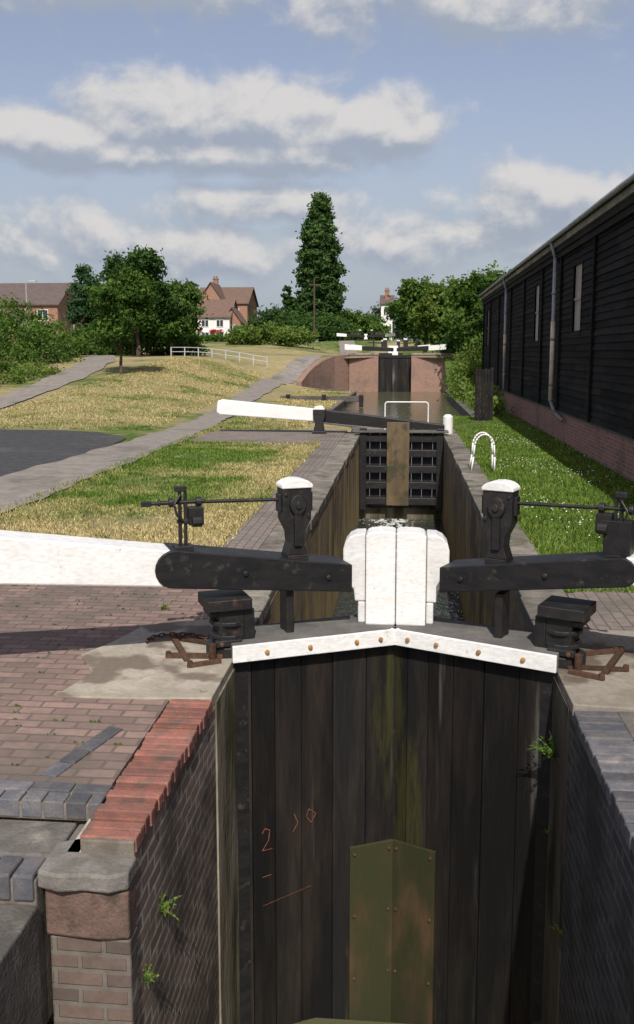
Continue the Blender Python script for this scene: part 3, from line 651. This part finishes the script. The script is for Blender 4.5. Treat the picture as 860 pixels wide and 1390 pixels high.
house('brick_house',-47.5,-43,104.5,107,3,5.6,6.8,m_housex,m_roof2,[(-46.6,3.9,1.5,1.1)],axis='x')
house('white_cottage',-29,-24.2,130,137,3.5,7.4,9.8,m_render,m_roof,[(-28.1,6.0,.9,.9),(-26,6.0,.9,.9),(-28.1,4.2,.9,1.0),(-26,4.2,.9,1.0)],[(-28.4,133.5,8.8,10.6)],'x')
house('brick_house',-25.2,-22.8,131,135,3.5,6.9,8.6,m_housex,m_roof,[(-24.3,5.2,.8,1.0)],(),'y')
house('brick_house',-33.4,-25,150,160,3.8,10.3,13.0,m_housex,m_roof,[(-27.5,8.2,1.1,1.2)],[(-30.7,153,11,14.5)],'x')
house('brick_house',-32.6,-28.4,148,155,3.8,10.4,13.4,m_housex,m_roof,[(-31.,8.4,1.0,1.2),(-31,5.4,1.,1.2)],(),'y')
house('white_house',-4.2,-2.2,168,176,4,11.0,12.6,m_render,m_roof2,[(-3.7,9,.7,1.1)],[(-3.2,170,11,13.6)],'x')
def lamp(x,y,top,s):
    z=h(x,y);mb=MB();mb.cyl((x,y,z-.2),(x,y,z+1.2),.09,.09,m_lamp,.5,10);mb.cyl((x,y,z+1.2),(x,y,top-.25),.06,.045,m_lamp,.5,10)
    mb.tube([(x,y,top-.25),(x+s*.1,y,top-.08),(x+s*.35,y,top)],.035,m_lamp,.5,8);mb.prism([(x+s*.3,top-.06),(x+s*.95,top-.02),(x+s*.95,top+.06),(x+s*.6,top+.11),(x+s*.3,top+.05)],y-.13,y+.13,m_lamp,.8)
    mb.obj('street_lamp')
lamp(-32.8,80,8.5,1);lamp(-32.2,90,7.95,1)
mb=MB();mb.cyl((-10.6,112,3),(-10.6,112,11.),.13,.09,m_bark,.5,8);mb.box((-11.2,111.9,10.3),(-10,112,10.42),m_bark,.5);mb.obj('telegraph_pole')
mb=MB()
for i in range(8):
    x=-15.+i*.9;z=h(x,60);mb.box((x-.03,59.97,z-.1),(x+.03,60.03,z+.6),m_lamp,.8)
for zz in(.3,.58):
    for i in range(7): mb.cyl((-15.+i*.9,60,h(-15.+i*.9,60)+zz),(-15.+(i+1)*.9,60,h(-15.+(i+1)*.9,60)+zz),.022,.022,m_lamp,.8,6)
mb.obj('rail_fence')
# ---------------------------------------------------------------- vegetation
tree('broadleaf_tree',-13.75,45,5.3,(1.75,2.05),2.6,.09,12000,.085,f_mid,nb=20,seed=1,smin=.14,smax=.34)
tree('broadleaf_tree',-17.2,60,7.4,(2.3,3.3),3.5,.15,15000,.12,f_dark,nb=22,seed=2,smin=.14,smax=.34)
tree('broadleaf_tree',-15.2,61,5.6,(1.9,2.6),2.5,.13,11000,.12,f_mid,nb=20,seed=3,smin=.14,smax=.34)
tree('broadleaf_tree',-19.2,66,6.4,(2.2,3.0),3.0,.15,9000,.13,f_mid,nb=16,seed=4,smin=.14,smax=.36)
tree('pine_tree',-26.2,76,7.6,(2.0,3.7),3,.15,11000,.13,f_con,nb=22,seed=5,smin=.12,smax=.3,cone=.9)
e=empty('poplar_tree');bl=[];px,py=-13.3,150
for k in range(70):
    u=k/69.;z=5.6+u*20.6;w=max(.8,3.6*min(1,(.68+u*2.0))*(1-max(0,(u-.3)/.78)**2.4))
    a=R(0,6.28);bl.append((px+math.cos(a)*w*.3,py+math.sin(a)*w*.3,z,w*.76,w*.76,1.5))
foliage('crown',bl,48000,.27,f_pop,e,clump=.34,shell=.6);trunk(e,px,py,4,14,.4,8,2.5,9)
tree('broadleaf_tree',-17.3,140,7.9,(1.4,3.6),3,.2,7000,.2,f_dark,z=3.9,nb=16,seed=31,smin=.3,smax=.5)
tree('broadleaf_tree',5.6,63,7.5,(2.9,3.4),2.5,.2,18000,.13,f_mid,z=0,nb=26,seed=21,smin=.14,smax=.34)
tree('broadleaf_tree',3.2,72,5.9,(2.3,2.9),2.5,.2,13000,.14,f_lite,z=2.0,nb=20,seed=22,smin=.14,smax=.34)
tree('broadleaf_tree',2.0,92,7.2,(2.8,3.4),3.,.2,12000,.17,f_mid,z=2.2,nb=18,seed=23,smin=.14,smax=.34)
tree('broadleaf_tree',7.5,54,6.0,(2.6,2.9),2.5,.2,9000,.13,f_dark,z=.2,nb=16,seed=24,smin=.14,smax=.36)
tree('broadleaf_tree',1.2,112,6.2,(2.8,2.9),1.5,.2,9000,.18,f_dark,z=3.2,nb=14,seed=25,smin=.16,smax=.36)
foliage('hedge',[(3.7,52,.8,1.2,3,1.1),(4.8,58,1.4,1.6,3,1.4),(3.9,60,1.2,.8,2,1.0),(4.9,52,1.8,1.6,2,1.5),(3.0,47,.4,.5,2.5,.7),(3.4,40,.3,.6,3,.65),(3.1,35,.2,.4,2.5,.45)],16000,.08,f_lite,clump=.22,zmin=-.4)
foliage('bush',[(3.9,67,2.8,1.3,2,1.0),(5,69,3.2,1.6,2,1.8)],6000,.12,f_dark,clump=.3)
foliage('hedge',[(-22.5,47,1.9,2.2,3,1.9),(-20.4,52,2.3,1.6,3,1.6),(-24.5,54,3.2,2.4,3,2.1),(-21.8,57,2.8,1.8,3,1.6),(-27,62,3.6,3,3,2.2),(-19.9,46,1.2,.9,2.4,.9)],24000,.10,f_mid,clump=.28)
foliage('bush',[(-18.5,40,.8,.9,3,.8),(-17.6,44,1.1,.6,3,.6),(-19.8,37,.6,1.4,2.5,1.0),(-18.6,33.5,.3,1.,2.0,.5)],14000,.07,f_lite,clump=.2)
foliage('bush',[(-23,70,3.2,1.8,2,1.4),(-20.6,68,2.9,1.4,2,1.1),(-17.5,66,2.9,1.2,1.5,1.0),(-15.6,66,2.8,1.2,1.5,.9)],9000,.13,f_mid,clump=.3)
foliage('hedge',[(-14.8,100,4.2,3.2,1.2,.9),(-11.4,98,4.0,2.2,1.2,.75),(-17.4,101,4.1,1.6,1.2,.9)],9000,.14,f_lite,clump=.3)
foliage('bush',[(-12.6,118,5.2,2.6,2,1.7),(-17.5,124,6,2.6,2,2.2),(-9.4,120,5.4,1.8,2,1.6),(-15,126,5.6,2.6,2,2.0),(-20.2,124,4.6,1.3,1.5,1.0)],12000,.2,f_dark,clump=.45)
foliage('bush',[(-25.2,127,4.2,1.8,.8,.5),(-28.5,126,4.2,1.6,.8,.5)],3000,.15,f_mid,clump=.3)
foliage('flowers',[(-26.2,129.7,5.4,1.,.2,.22),(-28,129.7,5.3,.5,.2,.3),(-24.6,129.5,4.6,.6,.3,.3)],500,.12,f_red,clump=.15)
bl=[]
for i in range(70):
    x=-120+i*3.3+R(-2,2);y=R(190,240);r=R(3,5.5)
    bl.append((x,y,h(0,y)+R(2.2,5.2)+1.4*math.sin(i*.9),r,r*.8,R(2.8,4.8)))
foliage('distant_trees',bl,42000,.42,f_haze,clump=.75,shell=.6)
bl=[(R(-12,-1),R(138,165),4.4+R(.5,3.2),R(1.6,2.8),2,R(1.3,2.6)) for i in range(18)]
foliage('distant_trees',bl,13000,.25,f_mid,clump=.45)
bl=[(R(-70,-34),R(118,150),5+R(0,2.5),R(2,4),3,R(2,3.5)) for i in range(22)]+[(R(-23,-18),R(140,150),6.0,R(1.6,2.6),2,2.2) for i in range(5)]
foliage('distant_trees',bl,14000,.28,f_mid,clump=.5)
bl=[(R(10,60),R(70,140),4+R(0,3),R(3,5),3,R(3,5)) for i in range(24)]
foliage('distant_trees',bl,8000,.32,f_mid,clump=.6)
def blades(name,n,x0,x1,y0,y1,hm,mat,excl=None,wid=.006,pw=1.):
    x=rg.uniform(x0,x1,n);y=y0+(y1-y0)*rg.random(n)**pw
    if excl is not None:
        k=excl(x,y);x=x[k];y=y[k]
    n=len(x);z=np.array([h(a,b)+wav(a,b) for a,b in zip(x,y)])-.012
    hh=hm*(.4+rg.random(n));ang=rg.uniform(0,6.28,n);le=rg.normal(size=(n,2))*hm*.45
    base=np.stack([x,y,z],1);w=np.stack([np.cos(ang),np.sin(ang),0*ang],1)*wid*(1+y[:,None]/14.)
    tip=base+np.stack([le[:,0],le[:,1],hh],1)
    V=np.empty((n,3,3));V[:,0]=base-w;V[:,1]=base+w;V[:,2]=tip
    me=bpy.data.meshes.new(name);me.vertices.add(3*n);me.vertices.foreach_set('co',V.reshape(-1));me.loops.add(3*n)
    me.loops.foreach_set('vertex_index',np.arange(3*n,dtype=np.int32));me.polygons.add(n);me.polygons.foreach_set('loop_start',np.arange(0,3*n,3,dtype=np.int32))
    try: me.polygons.foreach_set('loop_total',np.full(n,3,dtype=np.int32))
    except Exception: pass
    me.update(calc_edges=True);me.materials.append(mat)
    a=me.attributes.new('tint','FLOAT','FACE');a.data.foreach_set('value',rg.random(n).astype(np.float32))
    o=bpy.data.objects.new(name,me);C.collection.objects.link(o);return o
def clumpy(x,y):
    return (np.sin(x*2.1+np.sin(y*1.3)*2)+np.sin(y*1.7+x)+rg.normal(size=len(x))*.9)>-.9
blades('grass',70000,-5.6,-2.05,10.4,24,.04,m_blade,clumpy,pw=1.1)
blades('grass',70000,1.62,4.1,8.9,34,.055,m_blade,None,pw=1.3)
blades('grass',36000,-14.3,-7.3,27,58,.055,m_blade,lambda x,y:(x<-7.4-.035*(y-27)),.006)
blades('grass',14000,-5.8,-2.9,27.6,56,.06,m_blade,None,.006)
blades('grass_tufts',3500,-5.75,-5.45,10,30,.08,m_blade,None)
blades('grass_tufts',2500,1.58,1.72,9,28,.08,m_blade,None)
blades('grass_tufts',2500,-2.2,-2.0,10.3,24,.06,m_blade,None)
n=900;x=rg.uniform(1.8,4.0,n);y=9.3+20*rg.random(n)**1.2;k=(np.sin(x*3+y)+np.sin(y*1.1)+rg.normal(size=n)*.7)>.2;x=x[k];y=y[k];n=len(x)
P=np.stack([x,y,.055+0*x+rg.random(n)*.02],1);A=np.tile([.011,0,.002],(n,1));B_=np.tile([0,.011,.004],(n,1));quads('daisies',P,A,B_,rg.random(n),f_wht)
def fern(name,p,n,r,s=.035,mat=f_lite):
    mb=MB();p=Vector(p)
    for i in range(n):
        d=Vector((R(-.3,1) if p.x<0 else R(-1,.3),R(-1,1),R(.2,1.3))).normalized();Ln=r*R(.5,1);q=p
        for k in range(5):
            q2=q+d*Ln/5;d=(d+Vector((0,0,-.22))).normalized();sd=d.cross(Vector((R(-1,1),R(-1,1),R(-1,1)))).normalized()
            w=s*(1-k/6)
            mb.add([q,q+sd*w+d*w*.4,q2,q-sd*w+d*w*.4],[(0,1,2,3)],mat,R(.2,1));q=q2
    mb.obj(name)
fern('fern_plant',(-1.16,4.42,-.62),16,.15,.018);fern('fern_plant',(-1.16,4.1,-.78),12,.1,.016);fern('fern_plant',(1.14,6.35,-.55),26,.24,.018,f_mid);fern('fern_plant',(1.15,5.9,-1.6),9,.1,.015);fern('fern_plant',(1.15,6.5,-1.2),6,.08,.015)
fern('weed_plant',(-2.05,7.9,.0),14,.12,.02);fern('weed_plant',(-1.6,7.75,.0),10,.08,.015);fern('weed_plant',(-1.25,5.9,.0),5,.05,.012)
# moss and weeds in the paving joints
mb=MB()
for i in range(260):
    x=R(-5.4,-1.5);y=round(R(4.7,10.2)/.105)*.105+R(-.006,.006)
    if x>-2.35 and 5.7<y<7.6: continue
    for k in range(3):
        a=R(0,6.28);r=R(.006,.018);p=Vector((x+R(-.03,.03),y,.001));mb.add([p,p+Vector((math.cos(a)*r,math.sin(a)*r*.6,.006)),p+Vector((0,0,R(.008,.02))),p+Vector((-math.cos(a)*r,-math.sin(a)*r*.6,.006))],[(0,1,2,3)],f_mid,R(.2,.8))
mb.obj('joint_weeds')
# ---------------------------------------------------------------- light, world
el=math.radians(47);saz=Vector((.10,-1,0)).normalized()
S=Vector((saz.x*math.cos(el),saz.y*math.cos(el),math.sin(el)))
sd=bpy.data.lights.new('sun','SUN');sd.energy=5.0;sd.angle=math.radians(.5);sd.color=(1,.95,.87)
so=bpy.data.objects.new('sun',sd);C.collection.objects.link(so);so.rotation_euler=S.to_track_quat('Z','Y').to_euler()
W=bpy.data.worlds.new('World');C.world=W;W.use_nodes=True;nt=W.node_tree;t=NT(nt);bg=nt.nodes['Background']
try:
    W.cycles.sampling_method='MANUAL';W.cycles.sample_map_resolution=256
except Exception: pass
sky=t.n('ShaderNodeTexSky');sky.sky_type='NISHITA';sky.sun_disc=False;sky.sun_elevation=el;sky.sun_rotation=math.atan2(saz.x,saz.y);sky.air_density=1.2;sky.dust_density=2.5;sky.ozone_density=1.
g=bpy.data.node_groups.new('cloud_density','ShaderNodeTree')
g.interface.new_socket('P',in_out='INPUT',socket_type='NodeSocketVector');g.interface.new_socket('D',in_out='OUTPUT',socket_type='NodeSocketFloat')
q=NT(g);gi=q.n('NodeGroupInput');go=q.n('NodeGroupOutput');P=gi.outputs[0];s=q.sep(P)
def px(u,v): return (math.atan((u-547)/1264.),math.atan((480-v)/1264.))
blobs=[(50,210,130,34,1.15),(225,178,120,48,1.2),(370,178,125,52,1.2),(505,188,95,42,1.2),(290,222,270,30,1.05),(120,10,250,48,1.05),(640,34,320,54,.85),(230,345,230,44,.8),(340,285,160,34,.8),(740,292,140,50,.95),(560,335,260,46,.78),(60,320,150,42,.7)]
acc=None
for (u,v,a,b_,w) in blobs:
    az,e_=px(u,v);a/=1264;b_/=1264
    dx=q.math('MULTIPLY',q.math('SUBTRACT',s[0],az),1/a);dy=q.math('MULTIPLY',q.math('SUBTRACT',s[1],e_),1/b_)
    r2=q.math('ADD',q.math('MULTIPLY',dx,dx),q.math('MULTIPLY',dy,dy));gg=q.math('MULTIPLY',q.math('EXPONENT',q.math('MULTIPLY',r2,-.8)),w)
    acc=gg if acc is None else q.math('MAXIMUM',acc,gg)
nv=q.mapv(P,(1,1.35,1));n1=q.noise(nv,13,6,.56,.2)
base=q.math('MULTIPLY',q.mr(q.noise(nv,2.2,2),.42,.68),.55)
out_=q.mr(q.math('ABSOLUTE',s[0]),.42,.6);high=q.mr(s[1],.40,.55)
acc=q.math('MAXIMUM',acc,q.math('MULTIPLY',base,q.math('MAXIMUM',out_,high)))
d=q.math('ADD',q.math('MULTIPLY',acc,.9),q.math('MULTIPLY',q.math('SUBTRACT',n1,.5),1.5))
q.l(d,go.inputs[0])
o=t.n('ShaderNodeTexCoord').outputs['Generated'];nn=t.n('ShaderNodeVectorMath',operation='NORMALIZE');t.l(o,nn.inputs[0]);s=t.sep(nn.outputs[0])
az=t.math('ARCTAN2',s[0],s[1]);elv=t.math('ARCSINE',s[2])
P0=t.comb(az,elv,0);P1=t.comb(t.math('ADD',az,.004),t.math('ADD',elv,.016),0)
g0=t.n('ShaderNodeGroup');g0.node_tree=g;t.l(P0,g0.inputs[0]);g1=t.n('ShaderNodeGroup');g1.node_tree=g;t.l(P1,g1.inputs[0])
cov=t.mr(g0.outputs[0],.22,.66,0,.93);lit=t.mr(t.math('SUBTRACT',g0.outputs[0],g1.outputs[0]),-.22,.32)
ccol=t.mix(lit,(2.5,2.85,3.45),(5.0,4.85,4.75))
hs=t.n('ShaderNodeHueSaturation');hs.inputs['Saturation'].default_value=.82;hs.inputs['Value'].default_value=.84;t.l(sky.outputs[0],hs.inputs['Color'])
skb=t.mix(1.,hs.outputs[0],(1.04,.97,1.03),'MULTIPLY')
haze=t.mr(elv,.0,.28,.8,0);skyc=t.mix(haze,skb,(2.8,3.25,3.9))
cov=t.math('MULTIPLY',cov,t.mr(elv,.0,.06))
final=t.mix(cov,skyc,ccol)
t.l(final,bg.inputs[0]);bg.inputs[1].default_value=.14
# ---------------------------------------------------------------- camera
cd=bpy.data.cameras.new('camera');cam=bpy.data.objects.new('camera',cd);C.collection.objects.link(cam)
cam.location=(.06,0,2.26);cam.rotation_euler=(math.radians(90-7.66),0,math.radians(5.3))
cd.sensor_fit='VERTICAL';cd.sensor_height=36;cd.lens=1264/1390*36;cd.shift_y=-45/1390;cd.clip_end=4000;cd.clip_start=.05
C.camera=cam
C.view_settings.view_transform='Standard';C.view_settings.look='None';C.view_settings.exposure=0
